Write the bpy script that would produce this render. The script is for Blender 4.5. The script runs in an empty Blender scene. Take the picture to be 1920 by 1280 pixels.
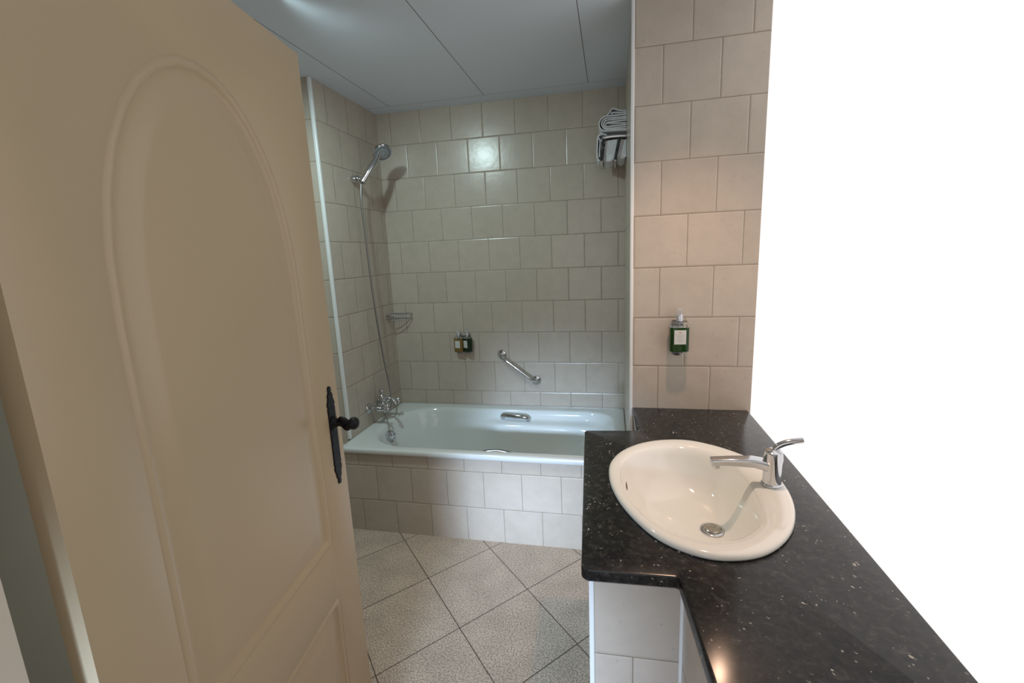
import bpy, bmesh, math, random
from mathutils import Vector, Matrix
random.seed(4)
S = bpy.context.scene
C = S.collection
PI = math.pi
R_ = math.radians

# ------------------------------------------------------------------ camera
cam = bpy.data.cameras.new('camera')
cam.sensor_width = 36.0
cam.lens = 36.0 * 862.4456 / 1920.0
cam.clip_start = 0.02
co = bpy.data.objects.new('camera', cam)
C.objects.link(co)
rm = (Matrix.Rotation(R_(12.41557742), 4, 'Z') @ Matrix.Rotation(R_(79.31355579), 4, 'X')
      @ Matrix.Rotation(R_(-2.47692774), 4, 'Z'))
co.matrix_world = Matrix.Translation((1.4452, -2.8723, 1.4758)) @ rm
S.camera = co

# ------------------------------------------------------------------ light
S.view_settings.view_transform = 'Standard'
S.view_settings.look = 'None'
S.view_settings.gamma = 1.0
S.view_settings.use_curve_mapping = False
S.view_settings.exposure = 0.0
W = bpy.data.worlds.new('daylight')
S.world = W
W.use_nodes = True
bg = W.node_tree.nodes['Background']
bg.inputs[0].default_value = (1.07, 1.02, 1.0, 1)
bg.inputs[1].default_value = 1.0


def spot(name, loc, target, power, col, size, blend, radius):
    l = bpy.data.lights.new(name, 'SPOT')
    l.energy = power
    l.color = col
    l.spot_size = R_(size)
    l.spot_blend = blend
    l.shadow_soft_size = radius
    o = bpy.data.objects.new(name, l)
    C.objects.link(o)
    o.location = loc
    o.rotation_euler = (Vector(target) - Vector(loc)).to_track_quat('-Z', 'Y').to_euler()
    return o


# cool ceiling downlight in front of the bath, warm one over the washbasin
spot('bath_downlight', (0.35, -1.30, 2.36), (0.66, -0.30, 0.7), 42, (0.74, 0.98, 0.98), 145, 0.9, 0.035)
spot('basin_downlight', (1.73, -1.42, 2.36), (1.70, -1.45, 0.8), 38, (1.0, 0.64, 0.44), 90, 0.8, 0.03)
# daylight that enters low through the doorway behind the viewer
al = bpy.data.lights.new('doorway_daylight', 'AREA')
al.shape = 'RECTANGLE'
al.size = 0.4
al.size_y = 0.25
al.energy = 4.8
al.color = (0.55, 0.74, 1.0)
al.spread = R_(23)
ao = bpy.data.objects.new('doorway_daylight', al)
C.objects.link(ao)
ao.location = (0.93, -5.0, 1.3)
ao.rotation_euler = (Vector((1.02, -0.77, 0.2)) - ao.location).to_track_quat('-Z', 'Y').to_euler()

# ------------------------------------------------------------------ materials


def srgb(r, g, b):
    f = lambda c: (c / 12.92) if c <= 0.04045 else ((c + 0.055) / 1.055) ** 2.4
    return (f(r / 255), f(g / 255), f(b / 255), 1)


def base_mat(name):
    m = bpy.data.materials.new(name)
    m.use_nodes = True
    nt = m.node_tree
    return m, nt, nt.nodes['Principled BSDF']


def N(nt, t, **kw):
    n = nt.nodes.new(t)
    for k, v in kw.items():
        setattr(n, k, v)
    return n


def plain(name, col, rough=0.5, metal=0.0, coat=0.0, noise=0.0, nscale=20, bump=0.0, bscale=30, trans=0.0, ior=1.45):
    m, nt, b = base_mat(name)
    b.inputs['Base Color'].default_value = col
    b.inputs['Roughness'].default_value = rough
    b.inputs['Metallic'].default_value = metal
    b.inputs['Coat Weight'].default_value = coat
    b.inputs['Transmission Weight'].default_value = trans
    b.inputs['IOR'].default_value = ior
    tc = N(nt, 'ShaderNodeTexCoord')
    if noise:
        n = N(nt, 'ShaderNodeTexNoise')
        n.inputs['Scale'].default_value = nscale
        n.inputs['Detail'].default_value = 5
        nt.links.new(tc.outputs['Object'], n.inputs['Vector'])
        r = N(nt, 'ShaderNodeMapRange')
        r.inputs['From Min'].default_value = 0.3
        r.inputs['From Max'].default_value = 0.7
        r.inputs['To Min'].default_value = 1 - noise
        r.inputs['To Max'].default_value = 1 + noise
        nt.links.new(n.outputs['Fac'], r.inputs['Value'])
        mx = N(nt, 'ShaderNodeVectorMath', operation='SCALE')
        mx.inputs[0].default_value = col[:3]
        nt.links.new(r.outputs['Result'], mx.inputs['Scale'])
        nt.links.new(mx.outputs['Vector'], b.inputs['Base Color'])
    if bump:
        n = N(nt, 'ShaderNodeTexNoise')
        n.inputs['Scale'].default_value = bscale
        n.inputs['Detail'].default_value = 4
        nt.links.new(tc.outputs['Object'], n.inputs['Vector'])
        bp = N(nt, 'ShaderNodeBump')
        bp.inputs['Strength'].default_value = bump
        bp.inputs['Distance'].default_value = 0.01
        nt.links.new(n.outputs['Fac'], bp.inputs['Height'])
        nt.links.new(bp.outputs['Normal'], b.inputs['Normal'])
    return m


TILE = 0.2
TH = 0.1999


def tile_mat(name, axis, u0, z0, col=(0.53, 0.462, 0.393, 1)):
    """running bond glazed wall tiles; u along the wall, v = height"""
    m, nt, b = base_mat(name)
    L = nt.links.new
    g = N(nt, 'ShaderNodeNewGeometry')
    sp = N(nt, 'ShaderNodeSeparateXYZ')
    L(g.outputs['Position'], sp.inputs[0])
    au = N(nt, 'ShaderNodeMath', operation='ADD')
    au.inputs[1].default_value = -u0 + TILE * 40
    L(sp.outputs['X' if axis == 'x' else 'Y'], au.inputs[0])
    av = N(nt, 'ShaderNodeMath', operation='ADD')
    av.inputs[1].default_value = -z0 + TH * 40
    L(sp.outputs['Z'], av.inputs[0])
    cb = N(nt, 'ShaderNodeCombineXYZ')
    L(au.outputs[0], cb.inputs[0])
    L(av.outputs[0], cb.inputs[1])

    def brick(mortar, smooth):
        br = N(nt, 'ShaderNodeTexBrick')
        br.offset = 0.5
        br.offset_frequency = 2
        br.squash = 1.0
        br.inputs['Scale'].default_value = 1.0
        br.inputs['Mortar Size'].default_value = mortar
        br.inputs['Mortar Smooth'].default_value = smooth
        br.inputs['Brick Width'].default_value = TILE
        br.inputs['Row Height'].default_value = TH
        br.inputs['Bias'].default_value = 0
        L(cb.outputs[0], br.inputs['Vector'])
        return br
    b1 = brick(0.0013, 0.3)
    b1.inputs['Color1'].default_value = col
    b1.inputs['Color2'].default_value = (col[0] * 0.93, col[1] * 0.93, col[2] * 0.92, 1)
    b1.inputs['Mortar'].default_value = (col[0] * 0.42, col[1] * 0.38, col[2] * 0.32, 1)
    b2 = brick(0.0065, 1.0)
    # mottled glaze
    n1 = N(nt, 'ShaderNodeTexNoise')
    n1.inputs['Scale'].default_value = 14
    n1.inputs['Detail'].default_value = 6
    n1.inputs['Roughness'].default_value = 0.65
    L(g.outputs['Position'], n1.inputs['Vector'])
    r1 = N(nt, 'ShaderNodeMapRange')
    for k, v in (('From Min', 0.3), ('From Max', 0.72), ('To Min', 1.04), ('To Max', 0.92)):
        r1.inputs[k].default_value = v
    L(n1.outputs['Fac'], r1.inputs['Value'])
    # small darker pits of the stone look
    v1 = N(nt, 'ShaderNodeTexVoronoi')
    v1.inputs['Scale'].default_value = 26
    v1.inputs['Randomness'].default_value = 1
    L(g.outputs['Position'], v1.inputs['Vector'])
    r2 = N(nt, 'ShaderNodeMapRange')
    for k, v in (('From Min', 0.03), ('From Max', 0.13), ('To Min', 0.86), ('To Max', 1.0)):
        r2.inputs[k].default_value = v
    L(v1.outputs['Distance'], r2.inputs['Value'])
    mm = N(nt, 'ShaderNodeMath', operation='MULTIPLY')
    L(r1.outputs[0], mm.inputs[0])
    L(r2.outputs[0], mm.inputs[1])
    sc = N(nt, 'ShaderNodeVectorMath', operation='SCALE')
    L(b1.outputs['Color'], sc.inputs[0])
    L(mm.outputs[0], sc.inputs['Scale'])
    L(sc.outputs['Vector'], b.inputs['Base Color'])
    # gloss: glazed face, matt joint
    rr = N(nt, 'ShaderNodeMapRange')
    rr.inputs['To Min'].default_value = 0.25
    rr.inputs['To Max'].default_value = 0.8
    L(b1.outputs['Fac'], rr.inputs['Value'])
    L(rr.outputs[0], b.inputs['Roughness'])
    b.inputs['Specular IOR Level'].default_value = 0.5
    # relief: pillowed edges + wavy glaze
    n2 = N(nt, 'ShaderNodeTexNoise')
    n2.inputs['Scale'].default_value = 22
    n2.inputs['Detail'].default_value = 3
    L(g.outputs['Position'], n2.inputs['Vector'])
    h = N(nt, 'ShaderNodeMath', operation='MULTIPLY_ADD')
    h.inputs[1].default_value = 0.5
    L(n2.outputs['Fac'], h.inputs[0])
    inv = N(nt, 'ShaderNodeMath', operation='SUBTRACT')
    inv.inputs[0].default_value = 1.0
    L(b2.outputs['Fac'], inv.inputs[1])
    L(inv.outputs[0], h.inputs[2])
    bp = N(nt, 'ShaderNodeBump')
    bp.inputs['Strength'].default_value = 0.55
    bp.inputs['Distance'].default_value = 0.0022
    L(h.outputs[0], bp.inputs['Height'])
    L(bp.outputs['Normal'], b.inputs['Normal'])
    return m


def floor_mat():
    m, nt, b = base_mat('floor_tile')
    L = nt.links.new
    g = N(nt, 'ShaderNodeNewGeometry')
    # two joint directions (diagonal laid stone tiles)
    O = Vector((0.6003, -1.0885, 0))
    U = Vector((0.2407, -0.2590, 0))
    V = Vector((0.2330, 0.2585, 0))
    det = U.x * V.y - U.y * V.x
    ru = Vector((V.y / det, -V.x / det, 0))
    rv = Vector((-U.y / det, U.x / det, 0))
    sub = N(nt, 'ShaderNodeVectorMath', operation='SUBTRACT')
    sub.inputs[1].default_value = O
    L(g.outputs['Position'], sub.inputs[0])
    outs = []
    for r in (ru, rv):
        d = N(nt, 'ShaderNodeVectorMath', operation='DOT_PRODUCT')
        d.inputs[1].default_value = r
        L(sub.outputs[0], d.inputs[0])
        outs.append(d.outputs['Value'])
    cb = N(nt, 'ShaderNodeCombineXYZ')
    for i, o in enumerate(outs):
        a = N(nt, 'ShaderNodeMath', operation='ADD')
        a.inputs[1].default_value = 40
        L(o, a.inputs[0])
        L(a.outputs[0], cb.inputs[i])
    br = N(nt, 'ShaderNodeTexBrick')
    br.offset = 0
    br.inputs['Scale'].default_value = 1
    br.inputs['Brick Width'].default_value = 1
    br.inputs['Row Height'].default_value = 1
    br.inputs['Mortar Size'].default_value = 0.006
    br.inputs['Mortar Smooth'].default_value = 0.3
    br.inputs['Color1'].default_value = (0.49, 0.41, 0.34, 1)
    br.inputs['Color2'].default_value = (0.465, 0.39, 0.32, 1)
    br.inputs['Mortar'].default_value = (0.085, 0.07, 0.055, 1)
    L(cb.outputs[0], br.inputs['Vector'])
    n = N(nt, 'ShaderNodeTexNoise')
    n.inputs['Scale'].default_value = 165
    n.inputs['Detail'].default_value = 5
    n.inputs['Roughness'].default_value = 0.6
    L(g.outputs['Position'], n.inputs['Vector'])
    r = N(nt, 'ShaderNodeMapRange')
    for k, v in (('From Min', 0.38), ('From Max', 0.62), ('To Min', 0.55), ('To Max', 1.34)):
        r.inputs[k].default_value = v
    L(n.outputs['Fac'], r.inputs['Value'])
    n3 = N(nt, 'ShaderNodeTexNoise')
    n3.inputs['Scale'].default_value = 9
    n3.inputs['Detail'].default_value = 4
    L(g.outputs['Position'], n3.inputs['Vector'])
    r3 = N(nt, 'ShaderNodeMapRange')
    for k, v in (('From Min', 0.3), ('From Max', 0.7), ('To Min', 0.9), ('To Max', 1.1)):
        r3.inputs[k].default_value = v
    L(n3.outputs['Fac'], r3.inputs['Value'])
    mm = N(nt, 'ShaderNodeMath', operation='MULTIPLY')
    L(r.outputs[0], mm.inputs[0])
    L(r3.outputs[0], mm.inputs[1])
    sc = N(nt, 'ShaderNodeVectorMath', operation='SCALE')
    L(br.outputs['Color'], sc.inputs[0])
    L(mm.outputs[0], sc.inputs['Scale'])
    L(sc.outputs['Vector'], b.inputs['Base Color'])
    b.inputs['Roughness'].default_value = 0.55
    b.inputs['Specular IOR Level'].default_value = 0.3
    h = N(nt, 'ShaderNodeMath', operation='SUBTRACT')
    L(n.outputs['Fac'], h.inputs[0])
    L(br.outputs['Fac'], h.inputs[1])
    bp = N(nt, 'ShaderNodeBump')
    bp.inputs['Strength'].default_value = 0.8
    bp.inputs['Distance'].default_value = 0.0025
    L(h.outputs[0], bp.inputs['Height'])
    L(bp.outputs['Normal'], b.inputs['Normal'])
    return m


def granite_mat():
    m, nt, b = base_mat('black_granite')
    L = nt.links.new
    g = N(nt, 'ShaderNodeNewGeometry')
    n = N(nt, 'ShaderNodeTexNoise')
    n.inputs['Scale'].default_value = 55
    n.inputs['Detail'].default_value = 8
    n.inputs['Roughness'].default_value = 0.7
    n.inputs['Distortion'].default_value = 0.6
    L(g.outputs['Position'], n.inputs['Vector'])
    cr = N(nt, 'ShaderNodeValToRGB')
    e = cr.color_ramp.elements
    e[0].position = 0.38
    e[0].color = (0.006, 0.006, 0.007, 1)
    e[1].position = 0.8
    e[1].color = (0.10, 0.095, 0.085, 1)
    k = e.new(0.56)
    k.color = (0.020, 0.020, 0.019, 1)
    L(n.outputs['Fac'], cr.inputs['Fac'])
    v = N(nt, 'ShaderNodeTexVoronoi')
    v.inputs['Scale'].default_value = 85
    nd = N(nt, 'ShaderNodeTexNoise')
    nd.inputs['Scale'].default_value = 120
    nd.inputs['Detail'].default_value = 3
    L(g.outputs['Position'], nd.inputs['Vector'])
    ds = N(nt, 'ShaderNodeVectorMath', operation='MULTIPLY_ADD')
    ds.inputs[1].default_value = (0.014, 0.014, 0.014)
    L(nd.outputs['Color'], ds.inputs[0])
    L(g.outputs['Position'], ds.inputs[2])
    L(ds.outputs[0], v.inputs['Vector'])
    n2 = N(nt, 'ShaderNodeTexNoise')
    n2.inputs['Scale'].default_value = 17
    n2.inputs['Detail'].default_value = 3
    L(g.outputs['Position'], n2.inputs['Vector'])
    th = N(nt, 'ShaderNodeMapRange')
    for kk, vv in (('From Min', 0.42), ('From Max', 0.75), ('To Min', 0.02), ('To Max', 0.30)):
        th.inputs[kk].default_value = vv
    L(n2.outputs['Fac'], th.inputs['Value'])
    lt = N(nt, 'ShaderNodeMath', operation='LESS_THAN')
    L(v.outputs['Distance'], lt.inputs[0])
    L(th.outputs[0], lt.inputs[1])
    mx = N(nt, 'ShaderNodeMix', data_type='RGBA')
    L(lt.outputs[0], mx.inputs['Factor'])
    L(cr.outputs['Color'], mx.inputs['A'])
    fc = N(nt, 'ShaderNodeMapRange')
    for kk, vv in (('To Min', 0.05), ('To Max', 0.55)):
        fc.inputs[kk].default_value = vv
    sc_ = N(nt, 'ShaderNodeSeparateColor')
    L(v.outputs['Color'], sc_.inputs[0])
    L(sc_.outputs[0], fc.inputs['Value'])
    fcol = N(nt, 'ShaderNodeVectorMath', operation='SCALE')
    fcol.inputs[0].default_value = (0.85, 0.82, 0.74)
    L(fc.outputs[0], fcol.inputs['Scale'])
    L(fcol.outputs[0], mx.inputs['B'])
    L(mx.outputs['Result'], b.inputs['Base Color'])
    b.inputs['Roughness'].default_value = 0.2
    b.inputs['Specular IOR Level'].default_value = 0.35
    return m


def ceiling_mat():
    m, nt, b = base_mat('ceiling_panels')
    L = nt.links.new
    g = N(nt, 'ShaderNodeNewGeometry')
    sp = N(nt, 'ShaderNodeSeparateXYZ')
    L(g.outputs['Position'], sp.inputs[0])

    def line(sock, pos, w):
        a = N(nt, 'ShaderNodeMath', operation='SUBTRACT')
        a.inputs[1].default_value = pos
        L(sock, a.inputs[0])
        c = N(nt, 'ShaderNodeMath', operation='ABSOLUTE')
        L(a.outputs[0], c.inputs[0])
        d = N(nt, 'ShaderNodeMath', operation='LESS_THAN')
        d.inputs[1].default_value = w
        L(c.outputs[0], d.inputs[0])
        return d.outputs[0]
    acc = None
    inner = N(nt, 'ShaderNodeMath', operation='LESS_THAN')
    inner.inputs[1].default_value = -0.12
    L(sp.outputs['Y'], inner.inputs[0])
    for x in (0.149, 0.737, 1.324):
        l = line(sp.outputs['X'], x, 0.0016)
        if acc is None:
            acc = l
        else:
            a = N(nt, 'ShaderNodeMath', operation='MAXIMUM')
            L(acc, a.inputs[0])
            L(l, a.inputs[1])
            acc = a.outputs[0]
    mu = N(nt, 'ShaderNodeMath', operation='MULTIPLY')
    L(acc, mu.inputs[0])
    L(inner.outputs[0], mu.inputs[1])
    yl = line(sp.outputs['Y'], -0.12, 0.0011)
    a = N(nt, 'ShaderNodeMath', operation='MAXIMUM')
    L(mu.outputs[0], a.inputs[0])
    L(yl, a.inputs[1])
    mx = N(nt, 'ShaderNodeMix', data_type='RGBA')
    L(a.outputs[0], mx.inputs['Factor'])
    mx.inputs['A'].default_value = (0.74, 0.82, 0.92, 1)
    mx.inputs['B'].default_value = (0.12, 0.12, 0.12, 1)
    L(mx.outputs['Result'], b.inputs['Base Color'])
    b.inputs['Roughness'].default_value = 0.6
    n = N(nt, 'ShaderNodeTexNoise')
    n.inputs['Scale'].default_value = 5
    L(g.outputs['Position'], n.inputs['Vector'])
    bp = N(nt, 'ShaderNodeBump')
    bp.inputs['Strength'].default_value = 0.2
    bp.inputs['Distance'].default_value = 0.01
    L(n.outputs['Fac'], bp.inputs['Height'])
    L(bp.outputs['Normal'], b.inputs['Normal'])
    return m


M_back = tile_mat('tiles_back_wall', 'x', 0.1872, 0.5824)
M_left = tile_mat('tiles_left_wall', 'y', -0.2486, 0.5824 + 6 * TH)
M_ret = tile_mat('tiles_return_wall', 'x', -0.07, 0.5824)
M_part = tile_mat('tiles_partition', 'x', 1.5312 + 0.1013, 1.0007)
M_side = tile_mat('tiles_partition_side', 'y', -0.1, 0.5824)
M_apron = tile_mat('tiles_bath_front', 'x', 0.1007, 0.1878)
M_van = tile_mat('tiles_vanity', 'x', 1.39, 0.79 - 4 * TH)
M_floor = floor_mat()
M_gran = granite_mat()
M_ceil = ceiling_mat()
M_white_trim = plain('white_trim', (0.78, 0.80, 0.80, 1), 0.25)
M_tub = plain('bath_enamel', (0.70, 0.73, 0.72, 1), 0.12, coat=0.3, noise=0.01, nscale=3)
M_ceramic = plain('basin_ceramic', (0.80, 0.775, 0.71, 1), 0.10, coat=0.4, noise=0.01, nscale=3)
M_chrome = plain('chrome', (0.62, 0.63, 0.65, 1), 0.10, 1.0, noise=0.03, nscale=40)
M_chrome_dark = plain('chrome_shaded', (0.30, 0.31, 0.33, 1), 0.22, 1.0, noise=0.05, nscale=60)  # darker copy of the chrome, shade and dark reflections set in its colour
M_hose = plain('steel_hose', (0.36, 0.36, 0.36, 1), 0.3, 1.0, noise=0.05, nscale=300)
M_nozzle = plain('nozzle_rubber', (0.03, 0.03, 0.035, 1), 0.5, noise=0.1)
M_door = plain('door_paint', (0.49, 0.40, 0.27, 1), 0.28, noise=0.02, nscale=2, bump=0.05, bscale=6)
M_iron = plain('black_iron', (0.008, 0.008, 0.010, 1), 0.42, 0.0, noise=0.2, nscale=80, bump=0.25, bscale=220)
M_towel = plain('towel_cotton', (0.80, 0.81, 0.85, 1), 0.95, noise=0.05, nscale=120, bump=0.6, bscale=260)
M_label = plain('paper_label', (0.62, 0.63, 0.60, 1), 0.6, noise=0.02, nscale=60)
M_ink = plain('label_ink', (0.36, 0.38, 0.37, 1), 0.6, noise=0.05)
M_ink_red = plain('label_emblem', (0.50, 0.33, 0.28, 1), 0.6, noise=0.05)
M_ink_blue = plain('label_print_blue', (0.33, 0.36, 0.45, 1), 0.6, noise=0.05)
M_cap = plain('clear_cap', (0.85, 0.85, 0.87, 1), 0.08, trans=0.75, ior=1.45, noise=0.01)
M_glass = plain('clear_plastic', (0.90, 0.93, 0.90, 1), 0.05, trans=0.92, ior=1.3, noise=0.01)
M_green = plain('green_liquid', (0.012, 0.052, 0.008, 1), 0.12, trans=0.15, ior=1.4, noise=0.25, nscale=60)
M_green_dark = plain('dark_green_liquid', (0.010, 0.034, 0.014, 1), 0.12, trans=0.15, ior=1.4, noise=0.2, nscale=60)
M_amber = plain('amber_liquid', (0.27, 0.17, 0.045, 1), 0.12, trans=0.25, ior=1.4, noise=0.2, nscale=60)
M_pump = plain('silver_pump', (0.60, 0.62, 0.68, 1), 0.25, 0.7, noise=0.05, nscale=90)
M_dark = plain('opening_shade', (0.10, 0.06, 0.03, 1), 0.7, noise=0.1)  # dark brown stands in for the shade inside the overflow slot
M_iron.node_tree.nodes['Principled BSDF'].inputs['Specular IOR Level'].default_value = 0.25

# ------------------------------------------------------------------ mesh helpers


def link(name, bm, mat, parent=None, sharp=38, bevel=None, smooth=True):
    bmesh.ops.remove_doubles(bm, verts=bm.verts, dist=1e-6)
    bmesh.ops.recalc_face_normals(bm, faces=bm.faces)
    me = bpy.data.meshes.new(name)
    bm.to_mesh(me)
    bm.free()
    if smooth:
        for p in me.polygons:
            p.use_smooth = True
        me.set_sharp_from_angle(angle=R_(sharp))
    me.materials.append(mat)
    o = bpy.data.objects.new(name, me)
    C.objects.link(o)
    if parent is not None:
        o.parent = parent
        o.matrix_parent_inverse = Matrix.Translation(parent.location).inverted()
    if bevel:
        b = o.modifiers.new('bevel', 'BEVEL')
        b.width = bevel
        b.segments = 3
        b.limit_method = 'ANGLE'
        b.angle_limit = R_(40)
    return o


def thing(name, label, cat, loc, group=None):
    o = bpy.data.objects.new(name, None)
    o.empty_display_size = 0.05
    C.objects.link(o)
    o.location = loc
    o['label'] = label
    o['category'] = cat
    if group:
        o['group'] = group
    return o


def tag(o, label, cat, group=None):
    o['label'] = label
    o['category'] = cat
    if group:
        o['group'] = group
    return o


def struct(o, label=None):
    o['kind'] = 'structure'
    if label:
        o['label'] = label
    return o


def box(bm, x0, x1, y0, y1, z0, z1):
    vs = [bm.verts.new((x, y, z)) for z in (z0, z1) for (x, y) in ((x0, y0), (x1, y0), (x1, y1), (x0, y1))]
    for f in ((3, 2, 1, 0), (4, 5, 6, 7), (0, 1, 5, 4), (1, 2, 6, 5), (2, 3, 7, 6), (3, 0, 4, 7)):
        bm.faces.new([vs[i] for i in f])


def prism(bm, pts, z0, z1):
    a = [bm.verts.new((x, y, z0)) for x, y in pts]
    b = [bm.verts.new((x, y, z1)) for x, y in pts]
    n = len(pts)
    bm.faces.new(a[::-1])
    bm.faces.new(b)
    for i in range(n):
        j = (i + 1) % n
        bm.faces.new((a[i], a[j], b[j], b[i]))


def loft(bm, rings, cap0=False, cap1=False, closed=True):
    vr = [[bm.verts.new(p) for p in r] for r in rings]
    n = len(rings[0])
    for a, b in zip(vr, vr[1:]):
        for i in range(n if closed else n - 1):
            j = (i + 1) % n
            bm.faces.new((a[i], a[j], b[j], b[i]))
    if cap0:
        bm.faces.new(vr[0][::-1])
    if cap1:
        bm.faces.new(vr[-1])
    return vr


def frame_of(d):
    d = d.normalized()
    up = Vector((0, 0, 1)) if abs(d.z) < 0.95 else Vector((1, 0, 0))
    u = d.cross(up).normalized()
    v = u.cross(d).normalized()
    return u, v


def tube(bm, pts, radii, n=14, caps=True):
    pts = [Vector(p) for p in pts]
    if not isinstance(radii, (list, tuple)):
        radii = [radii] * len(pts)
    rings = []
    u = None
    for i, p in enumerate(pts):
        if i == 0:
            d = pts[1] - pts[0]
        elif i == len(pts) - 1:
            d = pts[-1] - pts[-2]
        else:
            d = (pts[i + 1] - pts[i]).normalized() + (pts[i] - pts[i - 1]).normalized()
        d.normalize()
        if u is None:
            u, v = frame_of(d)
        else:
            u = (u - d * u.dot(d)).normalized()
            v = d.cross(u).normalized()
        r = radii[i]
        rings.append([p + (u * math.cos(2 * PI * k / n) + v * math.sin(2 * PI * k / n)) * r for k in range(n)])
    loft(bm, rings, caps, caps)


def spline(pts, sub=8):
    P = [Vector(p) for p in pts]
    out = []
    for i in range(len(P) - 1):
        p0 = P[max(i - 1, 0)]
        p1, p2 = P[i], P[i + 1]
        p3 = P[min(i + 2, len(P) - 1)]
        for k in range(sub):
            t = k / sub
            out.append(0.5 * ((2 * p1) + (p2 - p0) * t + (2 * p0 - 5 * p1 + 4 * p2 - p3) * t * t
                              + (3 * p1 - p0 - 3 * p2 + p3) * t ** 3))
    out.append(P[-1])
    return out


def closed_spline(P, sub=8):
    P = [Vector(p) for p in P]
    n = len(P)
    out = []
    for i in range(n):
        p0, p1, p2, p3 = P[(i - 1) % n], P[i], P[(i + 1) % n], P[(i + 2) % n]
        for k in range(sub):
            t = k / sub
            out.append(0.5 * ((2 * p1) + (p2 - p0) * t + (2 * p0 - 5 * p1 + 4 * p2 - p3) * t * t
                              + (3 * p1 - p0 - 3 * p2 + p3) * t ** 3))
    return out


def lathe(bm, origin, axis, prof, n=24, caps=True):
    """prof: list of (radius, distance along axis)"""
    axis = Vector(axis).normalized()
    u, v = frame_of(axis)
    o = Vector(origin)
    rings = [[o + axis * h + (u * math.cos(2 * PI * k / n) + v * math.sin(2 * PI * k / n)) * max(r, 1e-4)
              for k in range(n)] for r, h in prof]
    loft(bm, rings, caps, caps)


def ball(bm, c, r, n=14):
    lathe(bm, Vector(c) - Vector((0, 0, r)), (0, 0, 1),
          [(r * math.sin(PI * i / 10), r - r * math.cos(PI * i / 10)) for i in range(11)], n)


def rounded_poly(pts, r, seg=6):
    """pts: list of (x,y) or (x,y,radius)"""
    out = []
    n = len(pts)
    for i in range(n):
        p = Vector(pts[i][:2])
        rr = pts[i][2] if len(pts[i]) > 2 else r
        a = (Vector(pts[i - 1][:2]) - p).normalized()
        b = (Vector(pts[(i + 1) % n][:2]) - p).normalized()
        if rr < 1e-5:
            out.append(p)
            continue
        ang = a.angle(b)
        t = rr / math.tan(ang / 2)
        c = p + (a + b).normalized() * (rr / math.sin(ang / 2))
        s0 = p + a * t - c
        s1 = p + b * t - c
        a0 = math.atan2(s0.y, s0.x)
        a1 = math.atan2(s1.y, s1.x)
        d = (a1 - a0 + PI) % (2 * PI) - PI
        for k in range(seg + 1):
            an = a0 + d * k / seg
            out.append(c + Vector((math.cos(an), math.sin(an))) * rr)
    return out


# ------------------------------------------------------------------ room shell
XW = 1.5312          # left face of the partition
YP = -0.9525         # partition face
ZC = 2.375           # ceiling
ZT = 0.490           # bath rim


def wall(name, x0, x1, y0, y1, z0, z1, mat, label):
    bm = bmesh.new()
    box(bm, x0, x1, y0, y1, z0, z1)
    return struct(link(name, bm, mat, smooth=False), label)


wall('floor', -0.35, 1.99, -2.6, 0.0, -0.06, 0.0, M_floor, 'speckled beige stone floor tiles laid diagonally')
wall('wall_back', -0.08, 1.60, 0.0, 0.08, 0.0, ZC, M_back, 'long tiled wall behind the bath')
wall('wall_left', -0.08, 0.0, -0.660, 0.0, 0.0, ZC, M_left, 'tiled end wall with the shower and bath mixer')
wall('wall_left_return', -0.35, -0.08, -0.667, -0.58, 0.0, ZC, M_ret, 'narrow tiled wall left of the white corner bead')
bm = bmesh.new()
box(bm, -0.0805, -0.012, -0.667, -0.659, 0.0, ZC)
struct(link('wall_left_corner', bm, M_ret, smooth=False))
# partition: alcove-side block and the face with the green bottle
PT = ZC
bm = bmesh.new()
box(bm, 1.523, 1.60, -0.945, 0.0, 0.0, ZC)
struct(link('wall_right', bm, M_side, smooth=False), 'narrow tiled end wall of the bath alcove under the towels')
bm = bmesh.new()
box(bm, 1.5312, 1.99, YP, -0.86, 0.0, PT)
struct(link('wall_partition', bm, M_part, smooth=False), 'pinkish lit tiled wall above the black worktop')
wall('ceiling', -0.35, 1.99, -2.6, 0.08, ZC, ZC + 0.05, M_ceil, 'white ceiling panels above the bath')

M_plaster = plain('cream_plaster', (0.62, 0.58, 0.50, 1), 0.8, noise=0.02, nscale=4, bump=0.05)
wall('wall_main_left', -0.43, -0.35, -2.6, -0.58, 0.0, ZC, M_plaster, 'cream plaster wall added unseen behind the open door')  # unseen wall, added to darken the room
bm = bmesh.new()
box(bm, -0.35, 0.72, -2.60, -2.52, 0.0, ZC)
box(bm, 0.72, 1.99, -2.60, -2.52, 2.06, ZC)
struct(link('wall_front', bm, M_plaster, smooth=False), 'unseen wall added around the doorway the door hangs in')  # unseen wall and lintel, added to hold back ambient light

# unseen hallway added behind the viewer to cut ambient light, far end open
wall('floor_hall', -0.35, 2.60, -5.6, -2.6, -0.06, 0.0, M_floor, 'added unseen hallway floor outside the bathroom door')
wall('ceiling_hall', -0.35, 2.60, -5.6, -2.6, ZC, ZC + 0.05, M_plaster, 'added unseen hallway ceiling')
wall('wall_hall_left', -0.43, -0.35, -5.6, -2.6, 0.0, ZC, M_plaster, 'added unseen left hallway wall')
wall('wall_hall_right', 2.60, 2.68, -5.6, -2.9, 0.0, ZC, M_plaster, 'added unseen right hallway wall')


def bead(name, x0, x1, y0, y1, z0, z1, label):
    bm = bmesh.new()
    box(bm, x0, x1, y0, y1, z0, z1)
    o = link(name, bm, M_white_trim, bevel=0.004)
    struct(o, label)
    return o


bead('trim_1', -0.0145, 0.004, -0.673, -0.655, ZT + 0.0, ZC, 'white corner bead left of the shower')
bead('trim_2', 1.5185, 1.5318, -0.957, -0.943, 0.0, PT, 'white corner bead between the bath alcove and the pink tiles')

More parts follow.
